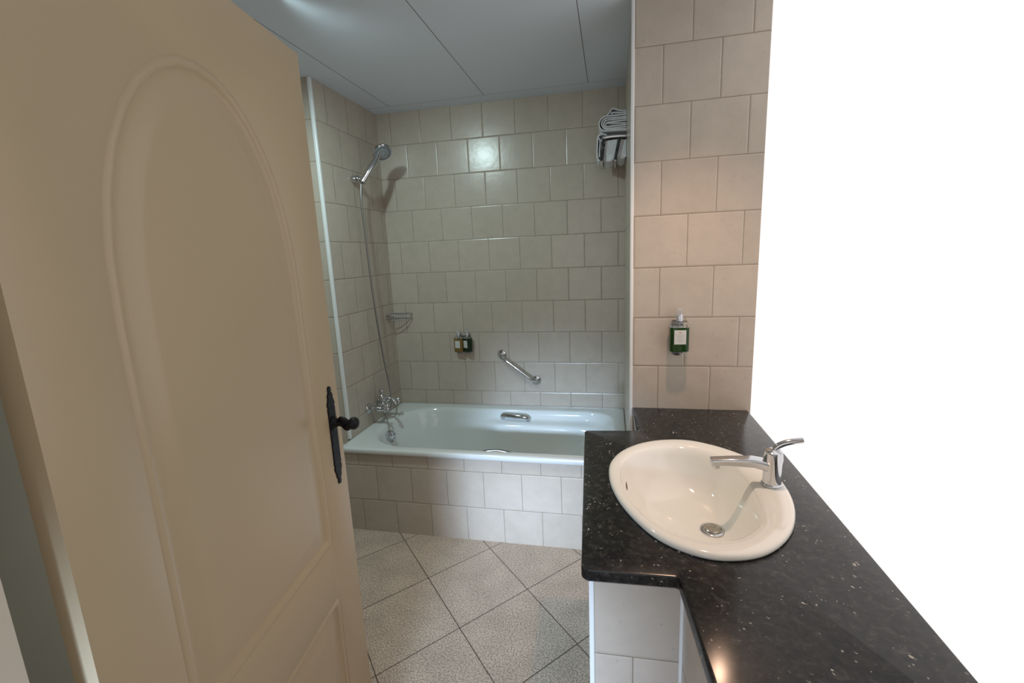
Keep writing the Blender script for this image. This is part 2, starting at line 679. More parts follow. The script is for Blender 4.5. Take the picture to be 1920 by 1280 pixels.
# bath front (tiled apron) with ledge
bm = bmesh.new()
box(bm, -0.35, 1.5230, -0.772, -0.745, 0.0, 0.461)
box(bm, -0.35, 0.0, -0.745, -0.667, 0.0, 0.461)
struct(link('wall_bath_front', bm, M_apron, smooth=False), 'low tiled front of the bath')

# ------------------------------------------------------------------ bath
tub = thing('bathtub', 'white enamelled bathtub built in along the tiled back wall', 'bathtub', (0.76, -0.39, 0.0))
BX0, BX1 = 0.0015, 1.5215
BY0, BY1 = -0.788, -0.0015
NS = 160
ctrx, ctry = 0.77, -0.41


def smooth(a, b, x):
    t = min(max((x - a) / (b - a), 0), 1)
    return t * t * (3 - 2 * t)


def rr_outline(x0, x1, y0, y1, r_left, r_right, n):
    """rounded rectangle sampled by direction from the centre so every ring matches"""
    poly = rounded_poly([(x0, y0, r_left), (x1, y0, r_right), (x1, y1, r_right), (x0, y1, r_left)], 0.1, 14)
    out = []
    m = len(poly)
    for k in range(n):
        a = 2 * PI * k / n
        # stretch the direction so that samples spread evenly over the long shape
        d = Vector((math.cos(a) * (BX1 - BX0) / 2, math.sin(a) * (BY1 - BY0) / 2)).normalized()
        best = None
        for i in range(m):
            p, q = poly[i], poly[(i + 1) % m]
            e = q - p
            den = d.x * e.y - d.y * e.x
            if abs(den) < 1e-9:
                continue
            w = p - Vector((ctrx, ctry))
            t = (w.x * e.y - w.y * e.x) / den
            s = (w.x * d.y - w.y * d.x) / den
            if t > 0 and -1e-6 <= s <= 1 + 1e-6:
                if best is None or t > best:
                    best = t
        out.append(Vector((ctrx + d.x * best, ctry + d.y * best)))
    return out


def tub_ring(z, ins, l=0.0, r=0.0, arm=0.0):
    """inner ring: inset all round, extra slope at the left/right ends, armrest bulge on the long sides"""
    o = rr_outline(0.088 + ins + l, 1.455 - ins - r, -0.728 + ins, -0.092 - ins,
                   max(0.27 - ins * 0.4, 0.1), max(0.16 - ins * 0.3, 0.08), NS)
    res = []
    for p in o:
        x, y = p.x, p.y
        if arm:
            s = smooth(0.60, 0.76, x) * (1 - smooth(1.22, 1.46, x) * 0.6)
            if y > ctry:
                y -= arm * s * smooth(-0.25, -0.12, y)
            else:
                y += arm * s * smooth(-0.57, -0.70, y)
        res.append((x, y, z))
    return res


rings = []
for (g, z) in ((0.004, 0.462), (0.0, 0.466), (0.0, 0.483), (0.003, 0.488), (0.009, ZT)):
    rings.append([(p.x, p.y, z) for p in rr_outline(BX0 + g, BX1 - g, BY0 + g, BY1 - g, 0.006, 0.006, NS)])
rings.append([(p.x, p.y, ZT) for p in rr_outline(BX0 + 0.03, BX1 - 0.03, BY0 + 0.025, BY1 - 0.03, 0.03, 0.03, NS)])
rings += [tub_ring(ZT - 0.0005, -0.012), tub_ring(ZT - 0.002, -0.004), tub_ring(ZT - 0.008, 0.003),
          tub_ring(0.465, 0.010, 0.005, 0.01), tub_ring(0.440, 0.014, 0.01, 0.03, 0.0),
          tub_ring(0.430, 0.016, 0.012, 0.04, 0.008), tub_ring(0.424, 0.018, 0.013, 0.045, 0.03),
          tub_ring(0.419, 0.019, 0.014, 0.05, 0.052), tub_ring(0.408, 0.021, 0.016, 0.06, 0.066),
          tub_ring(0.385, 0.025, 0.02, 0.09, 0.066), tub_ring(0.34, 0.032, 0.03, 0.14, 0.055),
          tub_ring(0.28, 0.042, 0.04, 0.20, 0.04), tub_ring(0.20, 0.056, 0.055, 0.27, 0.02),
          tub_ring(0.14, 0.075, 0.07, 0.31, 0.0), tub_ring(0.105, 0.105, 0.08, 0.33, 0.0),
          tub_ring(0.09, 0.15, 0.08, 0.33, 0.0)]
bm = bmesh.new()
loft(bm, rings, False, True)
link('tub_shell', bm, M_tub, tub, sharp=60)


def grip(pts, nm='grip_handle'):
    bm = bmesh.new()
    P = spline(pts, 6)
    rr = []
    n = len(P)
    rings = []
    for i, p in enumerate(P):
        d = (P[min(i + 1, n - 1)] - P[max(i - 1, 0)]).normalized()
        up = Vector((0, 0, 1))
        s = d.cross(up).normalized()
        w = 0.013
        t = 0.015
        rings.append([p + s * w * math.cos(2 * PI * k / 12) + up * t * math.sin(2 * PI * k / 12) for k in range(12)])
    loft(bm, rings, True, True)
    for e in (P[2], P[-3]):
        pass
    return bm


bm = grip([(0.755, -0.118, 0.438), (0.762, -0.135, 0.462), (0.84, -0.148, 0.464), (0.918, -0.150, 0.458), (0.925, -0.135, 0.438)])
g1 = link('grip_handle', bm, M_chrome, tub)
g1['label'] = 'chrome grip on the far inner side'
bm = grip([(0.775, -0.712, 0.450), (0.79, -0.700, 0.461), (0.86, -0.692, 0.467), (0.93, -0.700, 0.461), (0.945, -0.712, 0.450)])
g2 = link('grip_handle', bm, M_chrome_dark, tub)
g2['label'] = 'darkened chrome grip on the near inner side'
# overflow cover on the left end and its plug chain
ov = Vector((0.142, -0.455, 0.432))
ax = Vector((0.93, -0.18, 0.32)).normalized()
bm = bmesh.new()
lathe(bm, ov - ax * 0.018, ax, [(0.030, 0), (0.033, 0.006), (0.033, 0.016), (0.030, 0.021), (0.022, 0.023),
                        (0.020, 0.019), (0.009, 0.019), (0.007, 0.025), (0.001, 0.026)], 28)
for k in range(6):
    a = 2 * PI * k / 6
    u, v = frame_of(ax)
    c = ov + ax * 0.005 + (u * math.cos(a) + v * math.sin(a)) * 0.026
    ball(bm, c, 0.005, 8)
link('overflow_cover', bm, M_chrome, tub)
bm = bmesh.new()
lathe(bm, ov + Vector((0.004, -0.008, -0.042)), (0, 0, 1), [(0.001, 0), (0.007, 0.004), (0.004, 0.02), (0.002, 0.024)], 10)
link('chain_knob', bm, M_chrome_dark, tub)

# ------------------------------------------------------------------ bath mixer
fx = thing('bath_mixer', 'chrome wall-mounted bath mixer with cross handles beside the bathtub', 'faucet', (0.0, -0.375, 0.595))


def cross_handle(c, axis, parent):
    bm = bmesh.new()
    lathe(bm, Vector(c) - Vector(axis) * 0.012, axis, [(0.012, 0), (0.014, 0.006), (0.009, 0.014), (0.011, 0.024), (0.006, 0.030)], 16)
    u, v = frame_of(Vector(axis))
    for k in range(4):
        a = PI / 4 + k * PI / 2 + 0.2
        d = u * math.cos(a) + v * math.sin(a)
        tube(bm, [Vector(c), Vector(c) + d * 0.016, Vector(c) + d * 0.024], [0.004, 0.0035, 0.005], 10)
        ball(bm, Vector(c) + d * 0.025, 0.006, 10)
    return link('cross_handle', bm, M_chrome, parent)


for yy in (-0.447, -0.300):
    bm = bmesh.new()
    lathe(bm, (0.0015, yy, 0.595), (1, 0, 0), [(0.035, 0), (0.035, 0.004), (0.029, 0.011), (0.016, 0.016), (0.015, 0.024),
                                            (0.018, 0.026), (0.018, 0.034), (0.012, 0.038)], 8 if yy < -0.4 else 20)
    link('wall_flange', bm, M_chrome, fx)
    bm = bmesh.new()
    lathe(bm, (0.036, yy, 0.595), (1, 0, 0), [(0.013, 0), (0.016, 0.01), (0.017, 0.04), (0.013, 0.05), (0.016, 0.056), (0.012, 0.072)], 20)
    link('valve_body', bm, M_chrome, fx)
    cross_handle((0.118, yy, 0.597), (1, 0, 0), fx)
bm = bmesh.new()
tube(bm, spline([(0.062, -0.436, 0.595), (0.058, -0.40, 0.592), (0.056, -0.375, 0.592), (0.058, -0.345, 0.592), (0.062, -0.31, 0.595)], 4), 0.013, 16)
lathe(bm, (0.056, -0.375, 0.56), (0, 0, 1), [(0.008, 0), (0.010, 0.006), (0.017, 0.014), (0.019, 0.03), (0.017, 0.045), (0.013, 0.055),
                                          (0.018, 0.06), (0.020, 0.085), (0.016, 0.094), (0.011, 0.10)], 20)
link('mixer_body', bm, M_chrome, fx)
bm = bmesh.new()
lathe(bm, (0.056, -0.375, 0.655), (0, 0, 1), [(0.009, 0), (0.009, 0.018), (0.014, 0.022), (0.015, 0.034), (0.012, 0.040), (0.004, 0.043)], 18)
link('diverter_knob', bm, M_chrome, fx)
bm = bmesh.new()
tube(bm, spline([(0.06, -0.376, 0.638), (0.085, -0.378, 0.645), (0.115, -0.382, 0.640), (0.142, -0.386, 0.626), (0.150, -0.388, 0.604)], 6),
     [0.012] * 6 + [0.0105] * 6 + [0.0105] * 6 + [0.012] * 7, 16)
link('spout', bm, M_chrome, fx)

# ------------------------------------------------------------------ hand shower
br = thing('shower_bracket', 'chrome shower bracket fixed high on the left tiled wall', 'shower holder', (0.0, -0.365, 1.935))
bm = bmesh.new()
lathe(bm, (0.0015, -0.365, 1.935), (1, 0, 0), [(0.019, 0), (0.021, 0.004), (0.020, 0.040), (0.016, 0.045)], 28)
link('wall_cup', bm, M_chrome, br)
bm = bmesh.new()
tube(bm, [(0.040, -0.365, 1.935), (0.052, -0.366, 1.933), (0.058, -0.366, 1.932)], [0.009, 0.011, 0.009], 16)
ball(bm, (0.050, -0.366, 1.934), 0.0125)
link('swivel_joint', bm, M_chrome, br)
bm = bmesh.new()
hb = Vector((0.072, -0.366, 1.925))
hd = Vector((0.42, 0.36, 0.78)).normalized()
lathe(bm, hb - hd * 0.014, hd, [(0.015, 0), (0.019, 0.002), (0.0205, 0.028), (0.017, 0.030)], 22)
link('holder_ring', bm, M_chrome, br)

sh = thing('hand_shower', 'chrome hand shower with round head and long steel hose on left wall', 'shower head', (0.072, -0.366, 1.925))
hc = Vector((0.162, -0.285, 2.083))        # centre of head
fn = Vector((0.49, -0.45, -0.75)).normalized()   # spray face direction
bm = bmesh.new()
P = spline([hb - hd * 0.02, hb + hd * 0.03, hb + hd * 0.08 + Vector((0, 0, .002)), hb + hd * 0.13 + Vector((0, 0.004, 0.004)), hc - fn * 0.010 - Vector((0.022, 0.012, 0.012))], 5)
rad = [q * 1.22 for q in (0.0115, 0.012, 0.0125, 0.013, 0.0135, 0.014, 0.0145, 0.0155, 0.016, 0.0162, 0.0165, 0.0165, 0.016, 0.0155, 0.015, 0.0145, 0.0145, 0.015, 0.016, 0.018, 0.020)]
tube(bm, P, rad[:len(P)], 18)
ha = link('handle', bm, M_chrome, sh)
bm = bmesh.new()
lathe(bm, hc - fn * 0.030, fn, [(0.004, 0), (0.020, 0.002), (0.040, 0.010), (0.052, 0.020), (0.056, 0.028), (0.056, 0.034), (0.052, 0.038), (0.048, 0.0365)], 40)
hdobj = link('spray_head', bm, M_chrome, sh)
bm = bmesh.new()
lathe(bm, hc, fn, [(0.048, 0.0), (0.0475, 0.0085), (0.030, 0.0095), (0.029, 0.008), (0.027, 0.008), (0.026, 0.0105), (0.012, 0.011), (0.001, 0.0112)], 40)
link('spray_face', bm, plain('spray_plate', (0.42, 0.43, 0.45, 1), 0.3, 0.6, noise=0.06, nscale=90), hdobj)
bm = bmesh.new()
fu, fv = frame_of(fn)
for rr_, cnt, br_ in ((0.0425, 28, 0.0022), (0.036, 24, 0.0020), (0.019, 11, 0.0028), (0.010, 5, 0.0018)):
    for k in range(cnt):
        a = 2 * PI * k / cnt
        c = hc + fn * 0.0095 + (fu * math.cos(a) + fv * math.sin(a)) * rr_
        lathe(bm, c - fn * 0.001, fn, [(br_, 0), (br_, 0.0022), (br_ * 0.6, 0.003)], 8)
link('nozzles', bm, M_nozzle, hdobj)
bm = bmesh.new()
hose = spline([hb - hd * 0.02, (0.058, -0.377, 1.890), (0.055, -0.384, 1.80), (0.060, -0.384, 1.62), (0.062, -0.378, 1.42), (0.066, -0.370, 1.22),
               (0.069, -0.352, 1.03), (0.073, -0.328, 0.85), (0.082, -0.315, 0.72), (0.092, -0.322, 0.64), (0.098, -0.335, 0.590), (0.088, -0.350, 0.556), (0.068, -0.366, 0.548), (0.057, -0.375, 0.562)], 14)
rad = [0.0056 + 0.0005 * (i % 2) for i in range(len(hose))]
tube(bm, hose, rad, 12)
link('hose', bm, M_hose, sh)

# plug chain from the mixer to the overflow
bm = bmesh.new()
tube(bm, spline([(0.098, -0.425, 0.580), (0.108, -0.432, 0.54), (0.122, -0.445, 0.49), (0.146, -0.462, 0.430)], 6),
     [0.0055] * 3 + [0.004] * 4 + [0.003] * 12, 10)
ch = link('plug_cable', bm, M_hose)
tag(ch, 'thin steel plug cable hanging from the bath mixer to the overflow', 'cable')

# ------------------------------------------------------------------ corner soap basket
sb = thing('soap_basket', 'small chrome wire soap basket in the left rear corner of bath', 'soap basket', (0.0, 0.0, 1.09))
cz = 1.118
arc = []
for k in range(13):
    t = k / 12
    a = PI / 2 * t
    arc.append((0.0035 + 0.132 * math.sin(a) ** 1.0, -0.0035 - 0.105 * math.cos(a)))
front = [(0.0045, -0.112), (0.03, -0.108), (0.075, -0.088), (0.112, -0.055), (0.134, -0.0045)]
for nm, z in (('upper_rim', cz), ('lower_rim', cz - 0.032)):
    bm = bmesh.new()
    tube(bm, spline([(x, y, z) for x, y in front], 6), 0.0028, 8)
    tube(bm, [(0.0045, -0.112, z), (0.0045, -0.0045, z), (0.134, -0.0045, z)], 0.0028, 8)
    link(nm, bm, M_chrome, sb)
bm = bmesh.new()
fs = spline([(x, y, 0) for x, y in front], 6)
for i in range(0, len(fs), 2):
    tube(bm, [(fs[i].x, fs[i].y, cz), (fs[i].x, fs[i].y, cz - 0.032)], 0.0016, 6)
for k in range(8):
    x = 0.012 + k * 0.0155
    yb = min(-0.006, -0.112 + max(0, (x - 0.0045)) * 0.82)
    tube(bm, [(x, -0.005, cz - 0.032), (x, yb, cz - 0.032)], 0.0016, 6)
link('wire_grid', bm, M_chrome, sb)

# ------------------------------------------------------------------ bottles on wall holders


def bottle(name, label, c, rz, scale, liquid, level, group=None, shade='g', label_w=0.028):
    """pump bottle standing at c (bottom centre); front faces direction rz"""
    t = thing(name, label, 'soap bottle', c, group)
    s = scale
    rot = Matrix.Translation(c) @ Matrix.Rotation(rz, 4, 'Z')

    def place(bm):
        bmesh.ops.transform(bm, matrix=rot, verts=bm.verts)
        return bm

    def sect(w, d, z, r):
        return [(p.x, p.y, z) for p in rounded_poly([(-w, -d), (w, -d), (w, d), (-w, d)], r, 5)]
    w, d, H = 0.0325 * s, 0.021 * s, 0.110 * s
    zl = H * level
    bm = bmesh.new()
    loft(bm, [sect(w * .97, d * .96, 0.005 * s, 0.012 * s), sect(w, d, 0.008 * s, 0.012 * s), sect(w, d, zl, 0.012 * s)], True, True)
    link('liquid', place(bm), liquid, t)
    bm = bmesh.new()
    loft(bm, [sect(w * .9, d * .88, 0, 0.011 * s), sect(w * .97, d * .96, 0.004 * s, 0.012 * s), sect(w * .97, d * .96, 0.0045 * s, 0.012 * s)], True, True)
    loft(bm, [sect(w, d, zl + 0.0003, 0.012 * s), sect(w, d, H * 0.90, 0.012 * s),
              sect(w * .93, d * .93, H * 0.95, 0.013 * s), sect(w * .75, d * .8, H, 0.010 * s)], True, True)
    # bottle wall drawn open above the liquid so the clear shoulder shows
    link('bottle_shell', place(bm), M_glass, t)
    bm = bmesh.new()
    lathe(bm, (0, 0, H * 0.96), (0, 0, 1), [(0.011 * s, 0), (0.0125 * s, 0.004 * s), (0.0125 * s, 0.030 * s), (0.011 * s, 0.033 * s)], 20)
    link('collar', place(bm), M_pump, t)
    bm = bmesh.new()
    lathe(bm, (0, 0, H + 0.030 * s), (0, 0, 1), [(0.0105 * s, 0), (0.0115 * s, 0.003 * s), (0.0115 * s, 0.017 * s), (0.009 * s, 0.019 * s)], 20)
    link('cap', place(bm), M_cap, t)
    bm = bmesh.new()
    tube(bm, [(0, 0, 0.012 * s), (0, 0, H * 0.97)], 0.0025 * s, 8)
    link('dip_tube', place(bm), M_cap, t)
    lw = label_w / 2 * s
    z0, z1 = 0.032 * s, 0.083 * s
    bm = bmesh.new()
    box(bm, -lw * 1.35, lw * 1.35, -d - 0.0011, -d - 0.0002, z0, z1)
    lb = link('paper_label', place(bm), M_label, t)
    bm = bmesh.new()
    yy = -d - 0.0014
    if shade == 'g':
        box(bm, -lw * 1.2, lw * 1.2, yy, yy + 0.0004, z0 + 0.0345 * s, z0 + 0.0352 * s)
        ws = (0.75, 0.55, 0.8, 0.4)
    else:
        ws = (0.8, 0.9, 0.6, 0.75)
    for i, q in enumerate(ws):
        z = z0 + (0.028 - 0.0068 * i) * s
        # a row of letter-like marks
        m = 7
        for j in range(m):
            x = -lw * q + 2 * lw * q * j / m
            box(bm, x, x + 1.2 * lw * q / m, yy, yy + 0.0004, z, z + 0.0022 * s)
    link('printed_lines', place(bm), M_ink if shade == 'g' else M_ink_blue, lb)
    bm = bmesh.new()
    for q in (-1, 0, 1):
        lathe(bm, (q * 0.0032 * s, yy + 0.0004, z0 + (0.042 + (0.0012 if q == 0 else 0)) * s), (0, -1, 0),
              [(0.0020 * s, 0), (0.0020 * s, 0.0004)], 10)
    link('printed_emblem', place(bm), M_ink_red if shade == 'g' else M_ink_blue, lb)
    return t


def holder(name, label, wall_y, xs, z, s, rz=0):
    """chrome wall clip: backplate, ring at the neck, foot below each bottle"""
    t = thing(name, label, 'bottle holder', ((xs[0] + xs[-1]) / 2, wall_y, z))
    yc = wall_y - 0.030 * s
    x0, x1 = xs[0] - 0.016 * s, xs[-1] + 0.016 * s
    bm = bmesh.new()
    box(bm, x0, x1, wall_y - 0.003, wall_y - 0.0005, z - 0.008 * s, z + 0.114 * s)
    link('backplate', bm, M_chrome_dark, t, bevel=0.001)
    for x in xs:
        bm = bmesh.new()
        pts = [(x + 0.0155 * s * math.cos(a), yc + 0.0155 * s * math.sin(a), z + 0.1115 * s) for a in [2 * PI * k / 20 for k in range(21)]]
        tube(bm, pts, 0.0018 * s, 8, False)
        tube(bm, [(x - 0.012 * s, yc + 0.012 * s, z + 0.1115 * s), (x - 0.018 * s, wall_y - 0.002, z + 0.1115 * s)], 0.0018 * s, 8)
        tube(bm, [(x + 0.012 * s, yc + 0.012 * s, z + 0.1115 * s), (x + 0.018 * s, wall_y - 0.002, z + 0.1115 * s)], 0.0018 * s, 8)
        tube(bm, [(x - 0.026 * s, yc - 0.001, z + 0.1115 * s), (x + 0.026 * s, yc - 0.001, z + 0.1115 * s)], 0.0018 * s, 8)
        link('neck_ring', bm, M_chrome_dark, t)
        bm = bmesh.new()
        lathe(bm, (x - 0.004 * s, yc + 0.012 * s, z - 0.001), (0, 0, -1), [(0.019 * s, 0), (0.0185 * s, 0.004 * s), (0.014 * s, 0.010 * s), (0.006 * s, 0.013 * s)], 20)
        link('bottom_cup', bm, M_chrome_dark, t)
    return t


# two bottles side by side on the back wall
holder('bottle_holder', 'small chrome double bottle holder on wall above bath', 0.0, (0.462, 0.518), 0.857, 0.93)
bottle('soap_bottle', 'amber pump bottle in double holder above the bath', (0.462, -0.034, 0.8585), -0.20, 0.93, M_amber, 0.90, shade='b', label_w=0.028)
bottle('soap_bottle', 'dark green pump bottle beside the amber one above the bath', (0.520, -0.031, 0.8585), -0.45, 0.93, M_green_dark, 0.90, shade='b', label_w=0.026)
# single bottle on the partition
holder('bottle_holder', 'single bottle holder on pink tiled wall above black worktop', YP, (1.7055,), 1.066, 1.12)
bottle('soap_bottle', 'green pump bottle alone on pink tiled wall above washbasin', (1.706, YP - 0.037, 1.068), 0.06, 1.10, M_green, 0.83, shade='g', label_w=0.030)

# ------------------------------------------------------------------ grab bar
gb = thing('grab_bar', 'slanted chrome grab bar on tiled wall above the bathtub', 'grab bar', (0.848, 0.0, 0.75))
A = Vector((0.742, 0, 0.836))
B = Vector((0.966, 0, 0.664))
for p in (A, B):
    bm = bmesh.new()
    lathe(bm, p + Vector((0, -0.0015, 0)), (0, -1, 0), [(0.030, 0), (0.031, 0.003), (0.028, 0.009), (0.018, 0.012), (0.016, 0.018), (0.011, 0.020)], 28)
    link('wall_rose', bm, M_chrome, gb)
bm = bmesh.new()
d = (B - A).normalized()
pts = spline([A + Vector((0, -0.012, 0)), A + Vector((0, -0.035, 0)) + d * 0.004, A + d * 0.03 + Vector((0, -0.052, 0)), A + d * 0.08 + Vector((0, -0.055, 0)),
              B - d * 0.08 + Vector((0, -0.055, 0)), B - d * 0.03 + Vector((0, -0.052, 0)), B + Vector((0, -0.035, 0)) - d * 0.004, B + Vector((0, -0.012, 0))], 7)
tube(bm, pts, 0.0115, 20)
link('rail', bm, M_chrome, gb)

# ------------------------------------------------------------------ towel shelf and towels
def scale_about_cam(bm):
    """rack group scaled about the camera position, front end unchanged in view: a short rack close to the back wall"""
    for v in bm.verts:
        x, y, z = v.co
        v.co = (min(1.0759 * x - 0.1097, 1.5215), -0.325 + (y + 0.505) * 0.58, 1.0759 * z - 0.1120)  # x and z enlarged about the camera position, y moved back and shortened
    return bm


rk = thing('towel_rack', 'chrome towel rack high on the alcove end wall', 'towel rack', (1.522, -0.28, 2.0))
XR = 1.5225
for i, yy in enumerate((-0.492, -0.075)):
    bm = bmesh.new()
    tube(bm, spline([(XR, yy, 2.004), (1.47, yy, 2.006), (1.425, yy, 2.005), (1.408, yy, 1.998), (1.403, yy, 1.985)], 5), 0.0075, 14)
    link('shelf_arm', scale_about_cam(bm), M_chrome, rk)
    for xa, xb in ((1.4085, 1.4005), (1.487, 1.4655)):
        bm = bmesh.new()
        n = Vector((xb - xa, 0, -0.10)).normalized()
        tube(bm, [(xa, yy, 1.998), (xb, yy, 1.898)], [0.0085, 0.0085], 12)
        link('drop_arm', scale_about_cam(bm), M_chrome_dark, rk)
for x in (1.412, 1.448, 1.484):
    bm = bmesh.new()
    tube(bm, [(x, -0.492, 2.006), (x, -0.075, 2.006)], 0.005, 12)
    link('shelf_rail', scale_about_cam(bm), M_chrome, rk)
for x in (1.4005, 1.4655):
    bm = bmesh.new()
    tube(bm, [(x, -0.496, 1.899), (x, -0.071, 1.899)], 0.006, 12)
    link('hanging_rail', scale_about_cam(bm), M_chrome, rk)


def ribbon(bm, path, t, y0, y1, seed=0, wob=0.002):
    """cloth layer: path in XZ, thickness t, extruded along y"""
    rnd = random.Random(seed)
    ph = [rnd.uniform(0, 6) for _ in range(4)]
    m = len(path)
    NY = 14
    rings = []
    for j in range(NY + 1):
        f = j / NY
        y = y0 + (y1 - y0) * f
        ring = []
        side = []
        for i, (x, z) in enumerate(path):
            a = path[max(i - 1, 0)]
            b = path[min(i + 1, m - 1)]
            dx, dz = b[0] - a[0], b[1] - a[1]
            l = math.hypot(dx, dz) or 1
            nx, nz = -dz / l, dx / l
            dxn = wob * math.sin(9 * f + ph[0] + i * 0.35) + wob * 0.6 * math.sin(23 * f + ph[1])
            dzn = wob * math.sin(7 * f + ph[2] + i * 0.25)
            tt = t / 2 * (0.9 + 0.1 * math.sin(i * 1.7 + ph[3]))
            ring.append((x + nx * tt + dxn, y + 0.004 * math.sin(i * .5 + ph[1]) * (j == 0), z + nz * tt + dzn))
            side.append((x - nx * tt + dxn, y + 0.004 * math.sin(i * .5 + ph[1]) * (j == 0), z - nz * tt + dzn))
        rings.append(ring + side[::-1])
    loft(bm, rings, True, True)


def u_path(xr, xl, zc, r, n=10, slope=0.0):
    """open to the right, folded on the left"""
    pts = [(xr - (xr - xl - r) * k / 6, zc + r + slope * (k / 6)) for k in range(6)]
    pts += [(xl + r - r * math.sin(PI * k / n), zc + slope + r * math.cos(PI * k / n)) for k in range(n + 1)]
    pts += [(xl + r + (xr - xl - r) * k / 6, zc - r + slope * (1 - k / 6)) for k in range(1, 7)]
    return pts


# thick towel folded several times
bm = bmesh.new()
for i, r in enumerate((0.0335, 0.0255, 0.0175, 0.0095)):
    ribbon(bm, u_path(1.519, 1.3905 + i * 0.008 + (0.006 if i else 0), 2.060, r, slope=0.004 - 0.002 * i), 0.0066, -0.505, -0.10, seed=i, wob=0.0012)
ribbon(bm, [(1.519, 2.058), (1.49, 2.059), (1.45, 2.062), (1.43, 2.064), (1.418, 2.058)], 0.006, -0.503, -0.10, 9, 0.001)
t1 = link('folded_towel', scale_about_cam(bm), M_towel, sharp=80)
tag(t1, 'thick white towel folded in layers on the chrome rack', 'towel', 'white towels on the rack')
bm = bmesh.new()
path = [(1.519, 2.116), (1.50, 2.118), (1.478, 2.124), (1.462, 2.131), (1.450, 2.130), (1.444, 2.120), (1.437, 2.112), (1.426, 2.104), (1.424, 2.099), (1.44, 2.0985), (1.47, 2.099), (1.50, 2.099), (1.519, 2.099)]
ribbon(bm, path, 0.006, -0.47, -0.12, 5, 0.0012)
ribbon(bm, [(1.519, 2.107), (1.49, 2.109), (1.46, 2.114), (1.446, 2.110)], 0.0075, -0.47, -0.12, 6, 0.0012)
t2 = link('folded_towel', scale_about_cam(bm), M_towel, sharp=80)
tag(t2, 'smaller crumpled white towel on top of the towel stack', 'towel', 'white towels on the rack')
# towel draped over the outer rails, rolled edge at the top left
bm = bmesh.new()
roll = [(1.404 + 0.009 * math.cos(a), 2.000 + 0.010 * math.sin(a) + 0.010) for a in [PI * 1.9 - k * PI / 7 for k in range(0, 9)]]
path = [(1.425, 2.016), (1.410, 2.021), (1.397, 2.021), (1.387, 2.014), (1.3835, 2.000), (1.382, 1.97), (1.380, 1.94), (1.382, 1.915), (1.389, 1.902), (1.396, 1.903)]
ribbon(bm, path, 0.008, -0.475, -0.10, 11, 0.001)
ribbon(bm, [(1.385 + 0.002, 2.006), (1.393, 2.000), (1.395, 1.985), (1.392, 1.95), (1.391, 1.92)], 0.006, -0.475, -0.10, 12, 0.0006)
t3 = link('hanging_towel', scale_about_cam(bm), M_towel, sharp=80)
tag(t3, 'white towel draped over the outer left rail of the rack', 'towel', 'white towels on the rack')


def hang(x0, x1, xb0, xb1, ztop, zbot, seed, y0, y1):
    bm = bmesh.new()
    n = 9
    L1 = []
    path = []
    for k in range(n + 1):
        f = k / n
        path.append((x0 + (xb0 - x0) * f, ztop + (zbot - ztop) * f))
    for k in range(1, 6):
        f = k / 6
        path.append((xb0 + (xb1 - xb0) * f, zbot - 0.009 * math.sin(PI * f)))
    for k in range(n + 1):
        f = k / n
        path.append((xb1 + (x1 - xb1) * f, zbot + (ztop - zbot) * f))
    NY = 10
    rings = []
    rnd = random.Random(seed)
    p0 = rnd.uniform(0, 6)
    for j in range(NY + 1):
        f = j / NY
        y = y0 + (y1 - y0) * f
        pin = 1 if 0 < j < NY else 0.9
        cx = sum(p[0] for p in path) / len(path)
        rings.append([(cx + (x - cx) * pin + 0.0015 * math.sin(11 * f + p0), y, z + 0.002 * math.sin(8 * f + p0 + x * 60)) for x, z in path])
    loft(bm, rings, True, True)
    return bm


t4 = link('hanging_towel', scale_about_cam(hang(1.418, 1.478, 1.408, 1.458, 1.992, 1.905, 3, -0.470, -0.10)), M_towel, sharp=80)
tag(t4, 'white towel hanging between the two slanted rack arms', 'towel', 'white towels on the rack')
t5 = link('hanging_towel', scale_about_cam(hang(1.489, 1.517, 1.474, 1.518, 1.990, 1.915, 4, -0.470, -0.10)), M_towel, sharp=80)
tag(t5, 'white towel hanging under the rack against the alcove wall', 'towel', 'white towels on the rack')

# ------------------------------------------------------------------ vanity
ZV = 0.8209
VT = 0.030
out = rounded_poly([(1.5325, YP - 0.0015, 0), (1.5325, -1.2135, 0.004), (1.3465, -1.231, 0.016), (1.3815, -2.006, 0.018),
                    (1.5775, -1.999, 0.008), (1.602, -2.33, 0.01), (1.98, -2.33, 0.01), (1.98, YP - 0.0015, 0)], 0.01, 6)
# washbasin outline in plan (measured)
BO = [(1.436, -1.560), (1.448, -1.490), (1.480, -1.422), (1.538, -1.360), (1.615, -1.322), (1.705, -1.318), (1.800, -1.372), (1.868, -1.455),
      (1.902, -1.57), (1.892, -1.70), (1.845, -1.82), (1.77, -1.905), (1.686, -1.938), (1.612, -1.928), (1.540, -1.876), (1.480, -1.775), (1.445, -1.665)]
bo = closed_spline([(x, y, 0) for x, y in BO], 6)
bcx, bcy = 1.675, -1.62


def bring(f, z, dx=0.0, dy=0.0, fr=1.0):
    r = []
    for p in bo:
        r.append((bcx + dx + (p.x - bcx) * f, bcy + dy + (p.y - bcy) * f, z))
    return r


# worktop with a hole for the basin
bm = bmesh.new()
hole = [(bcx + (p.x - bcx) * 0.93, bcy + (p.y - bcy) * 0.93) for p in bo]


def ring_face(z):
    vo = [bm.verts.new((p[0], p[1], z)) for p in out]
    vh = [bm.verts.new((p[0], p[1], z)) for p in hole]
    eo = [bm.edges.new((vo[i], vo[(i + 1) % len(vo)])) for i in range(len(vo))]
    eh = [bm.edges.new((vh[i], vh[(i + 1) % len(vh)])) for i in range(len(vh))]
    bmesh.ops.triangle_fill(bm, use_beauty=True, edges=eo + eh)
    return vo, vh


